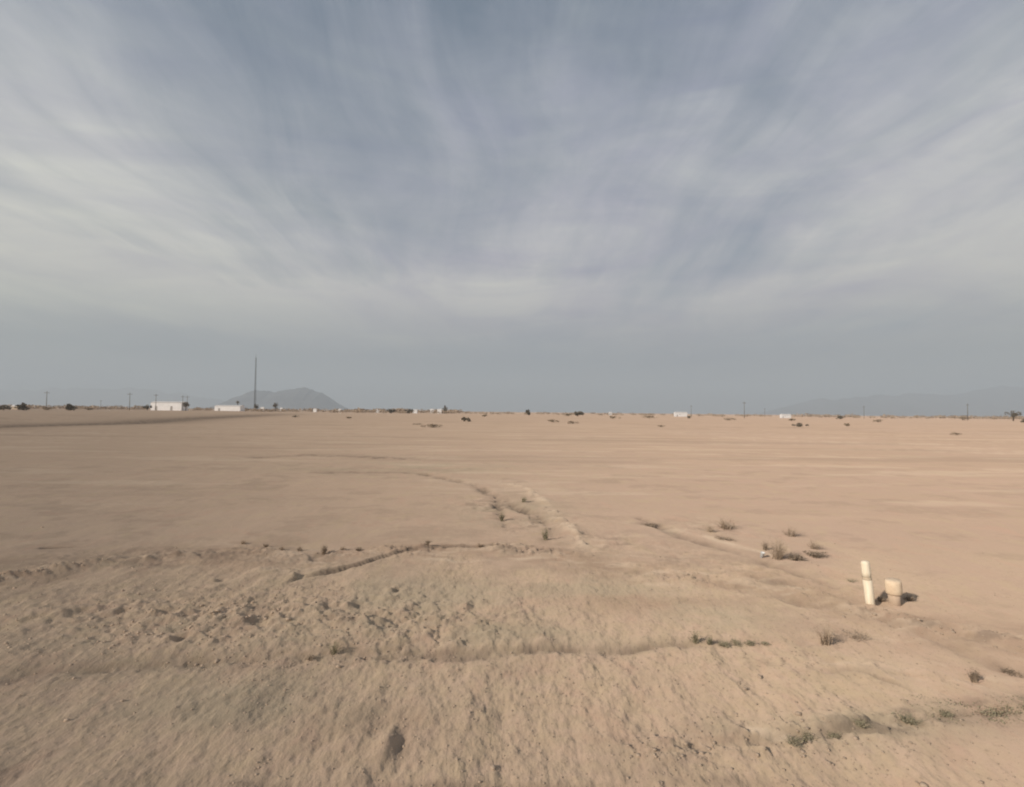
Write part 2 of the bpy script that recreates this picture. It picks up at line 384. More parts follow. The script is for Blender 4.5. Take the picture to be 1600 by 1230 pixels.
def soil_material():
    m, t = newmat('desert_soil')
    P = t.node('ShaderNodeNewGeometry').outputs['Position']
    def attr(n, k='Fac'):
        a = t.node('ShaderNodeAttribute'); a.attribute_name = n; return a.outputs['Fac']
    gr, dm, pl = attr('gravel'), attr('dim'), attr('pale')
    sx = t.node('ShaderNodeSeparateXYZ'); t.put(sx.inputs[0], P); X, Y, Z = sx.outputs
    rake = t.comb(t.m('MULTIPLY', X, 1.0), t.m('MULTIPLY', Y, 0.50), 0.0)
    flat = t.comb(X, Y, 0.0)
    n_big = t.noise(flat, 0.05, 3, .5); n_mid = t.noise(flat, 0.6, 4, .55, .4); n_sm = t.noise(flat, 5.0, 4, .6)
    n_rake = t.noise(rake, 26.0, 4, .62); n_rake2 = t.noise(rake, 9.0, 3, .6, .3)
    n_fine = t.noise(flat, 60.0, 3, .6)
    far = t.comb(t.m('MULTIPLY', X, .05), t.m('MULTIPLY', Y, .22), 0.0); n_far = t.noise(far, 1.0, 4, .55, .5)
    sand = t.mix(t.rng(n_big, .35, .65), SAND_A, SAND_B)
    sand = t.mix(t.m('MULTIPLY', t.rng(n_mid, .35, .7), .45), sand, SAND_C)
    sand = t.mix(t.m('MULTIPLY', t.rng(n_far, .45, .7), .35), sand, (0.53, 0.385, 0.285))
    # soil colour shifts towards the left, with uneven light painted into it
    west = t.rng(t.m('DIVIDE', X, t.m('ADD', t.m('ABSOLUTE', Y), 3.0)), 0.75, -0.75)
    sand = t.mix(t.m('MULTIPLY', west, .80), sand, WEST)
    grav = t.mix(t.rng(n_sm, .35, .65), GRAV_A, GRAV_B)
    grav = t.mix(t.m('MULTIPLY', t.rng(n_rake2, .4, .68), .5), grav, (0.50, 0.385, 0.265))
    grav = t.mix(t.m('MULTIPLY', west, .45), grav, (0.47, 0.362, 0.262))  # gravel carries the same painted light shift
    c = t.mix(t.m('MULTIPLY', gr, t.rng(n_mid, .30, .55, .5, 1.0)), sand, grav)
    # loose grit: dark and pale grains
    c = t.mix(t.m('MULTIPLY', t.m('MULTIPLY', t.rng(n_rake, .55, .72), .45), t.m('ADD', t.m('MULTIPLY', gr, .8), .2)), c, (0.17, 0.135, 0.10))
    c = t.mix(t.m('MULTIPLY', t.rng(n_rake, .45, .30), .32), c, (0.52, 0.41, 0.29))
    c = t.mix(t.m('MULTIPLY', t.rng(n_fine, .58, .72), .18), c, (0.20, 0.155, 0.115))
    n_hue = t.noise(t.comb(t.m('MULTIPLY', X, 2.2), t.m('MULTIPLY', Y, 1.1), 4.0), 1.0, 5, .65, .6)
    c = t.mix(t.m('MULTIPLY', t.rng(n_hue, .52, .66), .30), c, (0.465, 0.365, 0.240))
    c = t.mix(t.m('MULTIPLY', t.rng(n_hue, .46, .34), .30), c, (0.475, 0.315, 0.235))
    c = t.mix(t.m('MULTIPLY', attr('crust'), .55), c, (0.335, 0.235, 0.170))
    c = t.mix(t.m('MULTIPLY', attr('khaki'), .55), c, (0.385, 0.322, 0.232))
    c = t.mix(t.m('MULTIPLY', pl, .75), c, (0.60, 0.48, 0.36))
    c = t.mix(t.m('MULTIPLY', dm, t.rng(n_sm, .3, .6, .55, .95)), c, (0.170, 0.134, 0.105))  # one brown for dark soil and painted shade alike
    dif = t.node('ShaderNodeBsdfDiffuse'); t.put(dif.inputs[0], c); dif.inputs['Roughness'].default_value = 1.0
    h = t.m('ADD', t.m('MULTIPLY', n_rake, t.m('ADD', t.m('MULTIPLY', gr, .022), .004)), t.m('MULTIPLY', n_fine, .004))
    h = t.m('ADD', h, t.m('MULTIPLY', n_rake2, t.m('ADD', t.m('MULTIPLY', gr, .02), .006)))
    h = t.m('ADD', h, t.m('MULTIPLY', n_mid, .05))
    b = t.node('ShaderNodeBump'); b.inputs['Strength'].default_value = .48; b.inputs['Distance'].default_value = 1.0
    t.put(b.inputs['Height'], h); t.l.new(b.outputs[0], dif.inputs['Normal'])
    o = t.node('ShaderNodeOutputMaterial'); t.l.new(dif.outputs[0], o.inputs[0])
    return m

SAND_A = (0.425, 0.308, 0.235); SAND_B = (0.440, 0.320, 0.250); SAND_C = (0.415, 0.315, 0.228)
WEST = (0.465, 0.352, 0.262)  # left-hand sand, the light difference mixed into its colour
GRAV_A = (0.475, 0.362, 0.255); GRAV_B = (0.520, 0.382, 0.285)

def simple(name, col, col2=None, scale=3.0, rough=.9, stretch=(1, 1, 1), bump=0.0, spec=.2):
    m, t = newmat(name)
    O = t.node('ShaderNodeTexCoord').outputs['Object']
    mp = t.node('ShaderNodeMapping'); t.put(mp.inputs[0], O); mp.inputs['Scale'].default_value = stretch
    n = t.noise(mp.outputs[0], scale, 5, .6)
    c = t.mix(t.rng(n, .35, .65), col, col2 or tuple(x*.8 for x in col))
    b = t.node('ShaderNodeBsdfPrincipled'); t.put(b.inputs['Base Color'], c); b.inputs['Roughness'].default_value = rough
    b.inputs['Specular IOR Level'].default_value = spec
    if bump:
        bb = t.node('ShaderNodeBump'); bb.inputs['Strength'].default_value = .6; bb.inputs['Distance'].default_value = bump
        t.put(bb.inputs['Height'], n); t.l.new(bb.outputs[0], b.inputs['Normal'])
    o = t.node('ShaderNodeOutputMaterial'); t.l.new(b.outputs[0], o.inputs[0])
    return m

M = dict(
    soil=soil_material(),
    clod=simple('clod_soil', (.48, .365, .27), (.38, .29, .215), 30),
    hill=simple('hill_rock', (.13, .125, .13), (.085, .082, .088), .002, stretch=(1, 1, 3)),
    white=simple('white_sheet_wall', (.88, .85, .83), (.80, .77, .75), .3),
    roof=simple('pale_sheet_roof', (.66, .63, .60), (.58, .55, .52), .4),
    doorm=simple('roller_door', (.42, .38, .35), None, 1.0),
    glass=simple('window_glass', (.05, .06, .07), None, 1.0, rough=.15, spec=.5),
    steel=simple('weathered_steel', (.16, .165, .17), (.12, .12, .125), 1.0, rough=.6),
    wood=simple('pole_wood', (.20, .17, .14), (.14, .12, .10), 2.0),
    leaf=simple('scrub_leaf', (.22, .185, .14), (.15, .13, .10), 1.2),
    leafpale=simple('pale_scrub_leaf', (.33, .255, .18), (.25, .195, .135), 1.5),
    twig=simple('dry_twig', (.47, .36, .26), (.36, .27, .195), 8),
    weed=simple('green_grey_weed', (.28, .25, .165), (.36, .30, .205), 14),
    weeddark=simple('dark_weed', (.27, .21, .155), (.37, .28, .205), 14),
    bark=simple('bark', (.12, .09, .065), None, 3),
    post=simple('pale_timber', (.93, .82, .64), (.84, .70, .52), 6, stretch=(6, 6, .8), bump=.003, rough=.8),
    posthead=simple('sun_bleached_timber', (.86, .68, .49), (.76, .58, .41), 6, stretch=(3, 3, 3), bump=.003, rough=.8),
    postbase=simple('dull_timber', (.62, .47, .35), (.54, .41, .30), 6, stretch=(6, 6, .8), bump=.003, rough=.9),  # duller, browner tone for the stem below the cap
    band=simple('dull_band', (.62, .50, .37), None, 4),
    litter=simple('white_plastic', (.85, .84, .82), (.78, .77, .75), 8, rough=.4),
)

# ------------------------------------------------------------------ ground sheet
def build_ground():
    fa = np.radians(np.arange(-58, 58.01, .115)); ba = np.radians(np.arange(62, 298.1, 4.0))
    ang = np.concatenate([fa, ba]); NA = len(ang)
    rad = [0.4]
    while rad[-1] < 1.9: rad.append(rad[-1]*1.12)
    while rad[-1] < 45: rad.append(rad[-1]*1.0045)
    while rad[-1] < 300: rad.append(rad[-1]*1.02)
    while rad[-1] < 17500: rad.append(rad[-1]*1.08)
    rad = np.array(rad); NR = len(rad)
    A, Rr = np.meshgrid(ang, rad)
    X = (np.sin(A)*Rr).ravel(); Y = (np.cos(A)*Rr).ravel()
    z, g, d, p = terrain(X, Y)
    EXTRA = [np.append(e, 0) for e in soils(X, Y)]
    V = np.stack([X, Y, z], 1)
    V = np.vstack([V, [[0, 0, 0]]]); g = np.append(g, .5); d = np.append(d, 0); p = np.append(p, 0)
    i = np.arange(NR-1)[:, None]*NA; j = np.arange(NA)[None, :]; jn = (j+1) % NA
    F = np.stack([i+j, i+jn, i+NA+jn, i+NA+j], -1).reshape(-1, 4)[:, ::-1]
    # close the middle with quads fanned to the centre (degenerate-free: two columns per quad)
    c = NR*NA
    me_faces = F
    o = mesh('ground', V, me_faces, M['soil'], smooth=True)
    for n, v in (('gravel', g), ('dim', d), ('pale', p), ('crust', EXTRA[0]), ('khaki', EXTRA[1])):
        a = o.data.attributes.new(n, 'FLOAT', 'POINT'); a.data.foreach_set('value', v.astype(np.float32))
    tag(o, kind='structure'); o['label'] = 'bare tan desert ground with ruts and gravel'
    return o
build_ground()

# ------------------------------------------------------------------ hills
def hill(name, prof, dist, depth, label, seed):
    us = np.array([p[0] for p in prof], float); vs = np.array([p[1] for p in prof], float)
    n = 200; U = np.linspace(us[0], us[-1], n); Vv = np.interp(U, us, vs) + 6*fbm(U*.05+seed*3, U*0+seed, 4, .55)*np.clip((640-np.interp(U, us, vs))/20, 0, 1)
    pts = []; m_ = 26
    for j in range(m_):
        t = j/(m_-1)*2 - 1
        for i in range(n):
            d = ray(U[i], Vv[i]); k = dist/d.y
            x = d.x*k*(1 + t*depth/dist*.5); y = dist + t*depth
            h = CAM_H + d.z*k
            f = max(0, 1 - abs(t)**1.4)
            rough = 1 + .30*float(fbm(np.array([x*.0012+seed]), np.array([y*.0012]), 4)[0])*(1 - f) 
            e = min(1, i/6, (n-1-i)/6)
            pts.append((x, y, -30 + (h*f*rough + 8*float(vnoise(np.array([x*.008]), np.array([y*.008]))[0])*f + 30)*(1 if e == 1 else e)))
    F = [(j*n+i, j*n+i+1, (j+1)*n+i+1, (j+1)*n+i) for j in range(m_-1) for i in range(n-1)]
    o = mesh(name, pts, F, M['hill'], smooth=True); tag(o, label, kind='structure')
    return o
hill('hill', [(330, 645), (355, 632), (372, 619), (392, 613), (412, 611), (432, 613), (448, 609), (458, 607), (480, 609), (505, 618), (525, 630), (545, 645)], 9000, 1300, 'blue grey hill on the horizon behind the tall mast', 1)
hill('mountains', [(1170, 652), (1210, 640), (1250, 630), (1290, 623), (1330, 620), (1400, 617), (1480, 617), (1520, 612), (1560, 606), (1600, 600), (1680, 594), (1760, 596), (1900, 610)], 14500, 1700, 'long low mountain range on the right of the horizon', 5)
hill('far_mountains', [(-300, 618), (-150, 612), (0, 610), (110, 607), (210, 609), (290, 616), (340, 625), (390, 640)], 16800, 1200, 'faint far mountain range on the left of the horizon', 9)

# ------------------------------------------------------------------ vegetation builders
def clump_mesh(name, mat, parent, rx, ry, rz, n, leaf, cz, seed, lobes=7):
    rr = np.random.RandomState(seed)
    cen = rr.normal(0, .42, (lobes, 3))*np.array([rx, ry, rz*.7]) + np.array([0, 0, cz]); cr = rr.uniform(.3, .62, lobes)
    k = rr.randint(0, lobes, n)
    d = rr.normal(0, 1, (n, 3)); d /= np.linalg.norm(d, axis=1)[:, None]
    c = cen[k] + d*(rr.uniform(.35, 1, n)**.6*cr[k])[:, None]*np.array([rx, ry, rz])
    c[:, 2] = np.maximum(c[:, 2], .02*rz)
    a = rr.normal(0, 1, (n, 3)); a /= np.linalg.norm(a, axis=1)[:, None]
    b = np.cross(a, rr.normal(0, 1, (n, 3))); b /= np.linalg.norm(b, axis=1)[:, None]
    s = rr.uniform(.5, 1.3, n)[:, None]*leaf
    V = np.stack([c - a*s, c + b*s*.5, c + a*s, c - b*s*.5], 1).reshape(-1, 3)
    F = np.arange(n*4).reshape(-1, 4)
    return mesh(name, V, F, mat, parent)

def twig_mesh(name, mat, parent, rad, h, n, wdt, seed, spread=1.0):
    """a fan of thin bent stems rising from one root"""
    rr = random.Random(seed); V = []; F = []
    for i in range(n):
        a = rr.uniform(0, 6.283); q = rr.uniform(.1, 1)**.7*spread
        L = h*rr.uniform(.5, 1.1); x0, y0 = rr.gauss(0, rad*.18), rr.gauss(0, rad*.18)
        px_, py_, pz = x0, y0, -.01; seg = 4; pw = wdt*rr.uniform(.6, 1.3)
        hx, hy = -math.sin(a+.7), math.cos(a+.7)
        prev = None
        for s in range(seg+1):
            t = s/seg; w_ = pw*(1 - t*.8)
            x = x0 + math.cos(a)*rad*q*t**1.2 + rr.gauss(0, rad*.05); y = y0 + math.sin(a)*rad*q*t**1.2 + rr.gauss(0, rad*.05); z = L*(1 - q*.45)*t**.85
            V += [(x-hx*w_, y-hy*w_, z-.01), (x+hx*w_, y+hy*w_, z-.01)]
            b = len(V)
            if s: F.append((b-4, b-3, b-1, b-2))
            if s >= 2 and rr.random() < .8:     # side twig
                aa = rr.uniform(0, 6.283); l = L*rr.uniform(.15, .35)
                e = (x+math.cos(aa)*l*.7, y+math.sin(aa)*l*.7, z+l*rr.uniform(.1, .8))
                V += [(x, y, z), (x+w_, y+w_, z+.004), e]; F.append((len(V)-3, len(V)-2, len(V)-1))
                # keep the ladder indices in step
                V += [V[b-2], V[b-1]]
    return mesh(name, V, F, mat, parent)

SEED = [100]
def far_shrub(u, dist, wpx, hpx, label, name='shrub', mat='leaf', group=None, dens=260, cat='shrub'):
    SEED[0] += 1
    p = atdist(u, dist); s = dist/800.0
    z = gz(*p) - .05*hpx*s
    o = empty(name, (p[0], p[1], z)); tag(o, label, cat, group)
    rx, rz = wpx*s/2, hpx*s
    clump_mesh('foliage', M[mat], o, rx, rx*.8, rz*.5, dens, max(rz*.14, .03), rz*.5, SEED[0])
    b = MB()
    rr = random.Random(SEED[0])
    for k in range(4):
        b.tube([(0, 0, -.1), (rr.uniform(-.3, .3)*rx, rr.uniform(-.3, .3)*rx, rz*.35), (rr.uniform(-.6, .6)*rx, rr.uniform(-.5, .5)*rx, rz*.75)], [rz*.03, rz*.022, rz*.008], 5)
    b.build('stem', M['bark'], o)
    return o

def far_tree(u, dist, wpx, hpx, label, group=None, palm=False):
    SEED[0] += 1
    p = atdist(u, dist); s = dist/800.0; z = gz(*p)
    o = empty('palm_tree' if palm else 'tree', (p[0], p[1], z - .1)); tag(o, label, 'palm tree' if palm else 'tree', group)
    rx, h = wpx*s/2, hpx*s; rr = random.Random(SEED[0])
    MB().tube([(0, 0, 0), (h*.02, 0, h*.3), (h*.0, h*.02, h*.62), (h*.02, 0, h*.85)], [h*.05, h*.04, h*.03, h*.015], 8).build('trunk', M['bark'], o, True)
    if palm:
        V = []; F = []
        for k in range(26):
            a = k*2.4; up = rr.uniform(-.4, .9); L = rx*1.3
            pr = None
            for q in range(7):
                t = q/6; r_ = L*t; zz = h*.85 + L*(up*t - .9*t*t)
                cx, cy = math.cos(a)*r_, math.sin(a)*r_; ww = L*.13*math.sin(math.pi*min(t+.12, 1))
                V += [(cx-math.sin(a)*ww, cy+math.cos(a)*ww, zz-ww*.4), (cx, cy, zz), (cx+math.sin(a)*ww, cy-math.cos(a)*ww, zz-ww*.4)]
                b = len(V)
                if q: F += [(b-6, b-5, b-2, b-3), (b-5, b-4, b-1, b-2)]
        mesh('fronds', V, F, M['leaf'], o)
    else:
        b = MB()
        for k in range(6):
            a = k*1.1
            b.tube([(0, 0, h*.35), (math.cos(a)*rx*.4, math.sin(a)*rx*.4, h*.55), (math.cos(a)*rx*.75, math.sin(a)*rx*.75, h*.75)], [h*.02, h*.014, h*.006], 5)
        b.build('limbs', M['bark'], o, True)
        clump_mesh('crown', M['leaf'], o, rx, rx*.9, h*.36, 420, h*.055, h*.62, SEED[0], 10)
    return o

# ------------------------------------------------------------------ far buildings
def shed(name, u0, u1, dist, hpx, label, cat='building', gable=.18, ndoor=2, nwin=3, wall='white', rz=0):
    a, b = atdist(u0, dist), atdist(u1, dist); s = dist/800.0
    L = (b[0]-a[0]); H = hpx*s; x0 = (a[0]+b[0])/2
    zz = gz(x0, dist)
    o = empty(name, (x0, dist, zz - .05), rz); tag(o, label, cat)
    Dp = max(L*.35, 2.5); e = H*(1-gable)
    w_ = MB(); b0 = 0
    w_.V = [(-L/2, 0, 0), (L/2, 0, 0), (L/2, Dp, 0), (-L/2, Dp, 0), (-L/2, 0, e), (L/2, 0, e), (L/2, Dp, e), (-L/2, Dp, e), (-L/2, Dp/2, H*.985), (L/2, Dp/2, H*.985)]
    w_.F = [(0, 1, 5, 4), (1, 2, 6, 9, 5), (2, 3, 7, 6), (3, 0, 4, 8, 7)]
    w_.build('wall', M[wall], o)
    t = max(.08, H*.02); ov = L*.01
    r_ = MB()
    for sg in (0, 1):
        y0, y1 = (-ov, Dp/2) if sg == 0 else (Dp/2, Dp+ov)
        z0, z1 = (e - ov*.5, H) if sg == 0 else (H, e - ov*.5)
        b_ = len(r_.V)
        r_.V += [(-L/2-ov, y0, z0), (L/2+ov, y0, z0), (L/2+ov, y1, z1), (-L/2-ov, y1, z1), (-L/2-ov, y0, z0+t), (L/2+ov, y0, z0+t), (L/2+ov, y1, z1+t), (-L/2-ov, y1, z1+t)]
        r_.F += [(b_, b_+3, b_+2, b_+1), (b_+4, b_+5, b_+6, b_+7), (b_, b_+1, b_+5, b_+4), (b_+1, b_+2, b_+6, b_+5), (b_+2, b_+3, b_+7, b_+6), (b_+3, b_, b_+4, b_+7)]
    r_.build('roof', M['roof'], o)
    if ndoor:
        for k in range(ndoor):
            xc = L*(-.32 + .5*k); MB().box(xc-L*.035, xc+L*.035, -.03, .02, 0, e*.55).build('door', M['doorm'], o)
    for k in range(nwin):
        xc = L*(-.12 + .2*k)
        f = MB().box(xc-L*.018, xc+L*.018, -.025, .02, e*.45, e*.66).build('window', M['doorm'], o)
        MB().box(xc-L*.015, xc+L*.015, -.035, -.026, e*.47, e*.64).build('pane', M['glass'], f)
    return o
shed('warehouse', 235, 283, 430, 14, 'long white warehouse, largest and leftmost white building on the horizon', 'warehouse', .12, 2, 0)
shed('long_shed', 335, 375, 480, 9, 'low long white shed just left of the tall mast', 'shed', .15, 1, 0)

def house(u, dist, wpx, hpx, label, wall='white'):
    return shed('house', u-wpx/2, u+wpx/2, dist, hpx, label, 'house', .3, 1, 1, wall)
house(409, 620, 5.5, 6.5, 'tiny white house right beside the foot of the tall mast')
house(439, 640, 3.5, 6, 'narrow white house right of the dark tree by the mast')
house(491.5, 560, 5, 5.5, 'lone small white house below the right slope of the hill')
house(530.5, 600, 4.5, 5, 'small white house at the right foot of the blue hill')
house(590, 560, 5, 5, 'dull cream house left of the dark scrub belt', 'roof')
house(648, 520, 7, 6, 'cream white house at the right end of the dark scrub belt')
house(674.5, 600, 5.5, 6.5, 'small white house, left one of the pair beside the dark tree')
house(686.5, 520, 6.5, 7, 'small pinkish white house touching the dark tree on its right')
shed('mobile_home', 1055, 1074, 420, 7.5, 'long pinkish white mobile home right of the picture centre', 'mobile home', .2, 1, 1)
shed('mobile_home', 1221, 1236, 380, 6.5, 'pale cream mobile home at the foot of the right mountains', 'mobile home', .2, 1, 1)
house(22, 330, 11, 7, 'tan low house behind scrub at the far left edge', 'band')
house(954, 560, 5, 5, 'faint small pale house right of the broad dark bush', 'roof')

# ------------------------------------------------------------------ mast and poles
def mast():
    D_ = 600; p = atdist(397.5, D_); s = D_/800; H = 90*s; z = gz(*p)
    o = empty('radio_mast', (p[0], p[1], z)); tag(o, 'tall thin grey lattice radio mast rising high above the horizon', 'radio mast')
    b = MB(); wv = 1.1; legs = []
    n = 30
    def corner(k, t):
        a = k*2*math.pi/3 + .4; r_ = wv*(1 - .55*t); return Vector((math.cos(a)*r_, math.sin(a)*r_, t*H*.93))
    for k in range(3): b.tube([corner(k, 0), corner(k, 1)], [.20, .12], 6)
    b.build('mast_leg_frame', M['steel'], o)
    c = MB()
    for i in range(n):
        t0, t1 = i/n, (i+1)/n
        for k in range(3):
            c.tube([corner(k, t0), corner((k+1) % 3, t1)], .09, 4); c.tube([corner(k, t1), corner((k+1) % 3, t1)], .09, 4)
    c.build('bracing', M['steel'], o)
    MB().tube([(0, 0, H*.92), (0, 0, H)], [.16, .07], 6).build('antenna', M['steel'], o)
    MB().box(-2, 2, -2, 2, -.2, .5).build('footing', M['roof'], o)
mast()

def pole(u, dist, hpx, label):
    p = atdist(u, dist); s = dist/800; H = hpx*s; z = gz(*p)
    o = empty('utility_pole', (p[0], p[1], z), .25); tag(o, label, 'utility pole', 'utility poles far off along the horizon')
    MB().tube([(0, 0, -.2), (0, 0, H)], [.17*H/10, .11*H/10], 8).build('pole', M['wood'], o, True)
    MB().box(-.12*H, .12*H, -.06, .06, H*.90, H*.915).build('crossarm', M['wood'], o)
    for k in (-1, -.45, .45, 1):
        MB().tube([(k*.11*H, 0, H*.915), (k*.11*H, 0, H*.945)], .05*H/10, 6).build('insulator', M['steel'], o)
pole(72, 330, 29, 'utility pole at the far left beyond the left scrub')
pole(157, 480, 15, 'short looking far pole between the left dark bushes and the taller pole')
pole(202, 330, 28, 'tall utility pole left of the white warehouse')
pole(243, 400, 26, 'utility pole rising behind the left end of the white warehouse')
pole(285, 400, 24, 'utility pole at the right end of the white warehouse')
pole(292, 470, 23, 'utility pole behind the scrub right of the warehouse')
pole(1080, 420, 18, 'utility pole just right of the pinkish mobile home')
pole(1163, 330, 26, 'utility pole alone between the two mobile homes')
pole(1195, 470, 14, 'short looking pole left of the cream mobile home')
pole(1350, 420, 20, 'faint utility pole before the middle of the right mountains')
pole(1512, 360, 26, 'utility pole before the right mountains near the right edge')

# ------------------------------------------------------------------ trees and shrubs on the horizon
far_tree(371, 500, 6, 18, 'slender dark palm standing behind the long white shed', palm=True)
far_tree(430, 600, 7, 15, 'dark tree right of the mast, tallest of the horizon trees there')
far_tree(400, 590, 7, 12, 'small brownish tree at the foot of the mast')
far_tree(290, 415, 10, 16, 'grey green tree at the right end of the warehouse')
far_tree(695, 505, 8, 13, 'dark tree right of the pinkish white house')
far_tree(1583, 330, 14, 18, 'dark tree before the mountains near the right edge')
far_shrub(825.5, 400, 8, 11, 'lone upright dark bush on the horizon right of centre')
far_shrub(903, 330, 17, 9.5, 'broad dark bush on the horizon, widest right of centre', dens=420)
far_shrub(888, 340, 12, 5, 'low greenish bush leaning on the broad dark bush', mat='leafpale')
far_shrub(37, 250, 20, 13, 'dark brown bush on the horizon at the far left', dens=420)
far_shrub(110, 270, 16, 12, 'round dark bush left of the tall pole', dens=380)
far_shrub(5, 240, 18, 11, 'dull bush cut by the left edge of the picture')
far_shrub(73, 260, 14, 6, 'low scrub between the two dark bushes on the left', mat='leafpale')
far_shrub(140, 330, 12, 6, 'low scrub right of the round dark bush', mat='leafpale')
far_shrub(230, 420, 10, 9, 'greenish bush touching the left end of the warehouse')
far_shrub(612, 500, 13, 10, 'dark bush rising from the scrub belt near the cream house', dens=300)
far_shrub(640, 490, 16, 8, 'dark green bush left of the cream white house')
far_shrub(384, 560, 14, 6, 'dark low scrub between the shed and the mast')
far_shrub(417, 580, 8, 5, 'dark red brown bush right of the tiny white house')
far_shrub(725.5, 125, 11, 9.5, 'dark grey bush alone on the sand right of centre left', dens=420)
far_shrub(676, 78, 30, 6.5, 'low straggly olive bush on the sand below the pair of houses', mat='leafpale', dens=420)
far_shrub(655, 92, 22, 3.5, 'flat olive weed patch left of the straggly olive bush', mat='leafpale')
far_shrub(866, 120, 15, 6, 'left of two small brown bushes on the sand right of centre', mat='leafpale')
far_shrub(894, 115, 15, 5.5, 'right of two small brown bushes on the sand right of centre', mat='leafpale')
far_shrub(1250, 108, 17, 7, 'dark brown bush on the sand below the cream mobile home', dens=420)
far_shrub(1140, 200, 22, 5, 'flat brown bush below the pole between the mobile homes', mat='leafpale')
far_shrub(1237, 200, 9, 5, 'small brown bush just right of the cream mobile home', mat='leafpale')
far_shrub(1077, 260, 8, 5, 'small dark bush under the right end of the pinkish mobile home')
far_shrub(1493, 69, 16, 5, 'flat brown bush on the sand towards the right edge', mat='leafpale')
far_shrub(1313, 330, 17, 7, 'green low bush before the left slope of the mountains')
far_shrub(1373, 190, 20, 5, 'flat brown bush on the sand below the middle mountains', mat='leafpale')
far_shrub(1323, 118, 10, 6, 'small olive bush below the green low bush', mat='leafpale')
far_shrub(958, 220, 14, 5, 'pale scrub tuft below the faint pale house', mat='leafpale')
far_shrub(1015, 240, 28, 6, 'pale olive bush left of the pinkish mobile home', mat='leafpale')
far_shrub(1033, 95, 12, 4, 'faint olive tuft on open sand below the pale olive bush', mat='leafpale')
far_shrub(1600, 230, 12, 8, 'olive bush cut by the right edge under the dark tree')
far_shrub(1505, 330, 18, 6, 'low greenish bush at the foot of the right pole', mat='leafpale')
far_shrub(757, 240, 12, 5, 'faint scrub right of the dark grey bush', mat='leafpale')
far_shrub(545, 150, 9, 4.5, 'small brown tuft on the sand below the right foot of the hill', mat='leafpale')
far_shrub(462, 160, 9, 4.5, 'small dark tuft on the sand below the hill')

def scrub_belt():
    rr = np.random.RandomState(5); V = []; 
    cl = []
    for u0, u1, n, hp in ((375, 560, 80, 5), (555, 720, 90, 6), (720, 1000, 60, 3.5), (0, 235, 80, 6), (285, 335, 22, 4.5), (1000, 1240, 50, 3.5), (1240, 1620, 80, 5), (-300, 0, 30, 5), (1620, 1900, 20, 5)):
        for k in range(n):
            cl.append((rr.uniform(u0, u1), rr.uniform(480, 760), hp*rr.uniform(.5, 1.2)))
    for u, d, hp in cl:
        p = atdist(u, d); s = d/800; h = hp*s; n = 44; z = gz(*p)
        c = rr.normal(0, 1, (n, 3)); c /= np.linalg.norm(c, axis=1)[:, None]
        c = c*np.array([h*1.3, h*1.1, h*.5])*rr.uniform(.5, 1, n)[:, None] + np.array([p[0], p[1], z + h*.45])
        a = rr.normal(0, 1, (n, 3)); b = np.cross(a, rr.normal(0, 1, (n, 3)))
        a /= np.linalg.norm(a, axis=1)[:, None]; b /= np.linalg.norm(b, axis=1)[:, None]; s_ = h*.22
        V.append(np.stack([c-a*s_, c+b*s_*.6, c+a*s_, c-b*s_*.6], 1).reshape(-1, 3))
    V = np.vstack(V); o = mesh('far_scrub', V, np.arange(len(V)).reshape(-1, 4), M['twig'])
    tag(o, 'belt of low brown scrub along the horizon', 'scrub', kind='stuff')
scrub_belt()

# ------------------------------------------------------------------ the two posts
def posts():
    p = G(1360, 949); z = gz(*p)
    o = empty('marker_post', (p[0], p[1], z)); tag(o, 'taller narrow cream marker post leaning slightly left in the sand', 'post')
    def lathe(name, prof, m, n=22, par=None):
        b = MB()
        for r_, zz in prof:
            for k in range(n): b.V.append((math.cos(k*2*math.pi/n)*r_, math.sin(k*2*math.pi/n)*r_, zz))
        for i in range(len(prof)-1):
            for k in range(n): b.F.append((i*n+k, i*n+(k+1) % n, (i+1)*n+(k+1) % n, (i+1)*n+k))
        b.F.append(tuple(range(n))[::-1]); b.F.append(tuple((len(prof)-1)*n+k for k in range(n)))
        return b.build(name, m, par, True)
    lathe('post_body', [(.052, -.1), (.053, .05), (.052, .31)], M['post'], par=o)
    lathe('band', [(.0535, .308), (.0545, .312), (.0545, .330), (.0535, .334)], M['band'], par=o)
    lathe('post_top', [(.051, .332), (.052, .40), (.051, .515), (.046, .535), (.030, .545), (.010, .547)], M['post'], par=o)
    o.rotation_euler = (R(-2), R(-5.5), R(-28))
    p = G(1398, 947); z = gz(*p)
    o = empty('capped_post', (p[0], p[1], z)); tag(o, 'shorter thick post stub with wider orange cream cap right of the marker post', 'post')
    lathe('stem', [(.068, -.1), (.068, .05), (.070, .13)], M['postbase'], par=o)
    lathe('cap', [(.072, .125), (.086, .128), (.093, .138), (.095, .19), (.094, .26), (.091, .292), (.082, .303), (.04, .308), (.01, .309)], M['posthead'], par=o)
    o.rotation_euler = (R(-1), R(-4), .4)
posts()

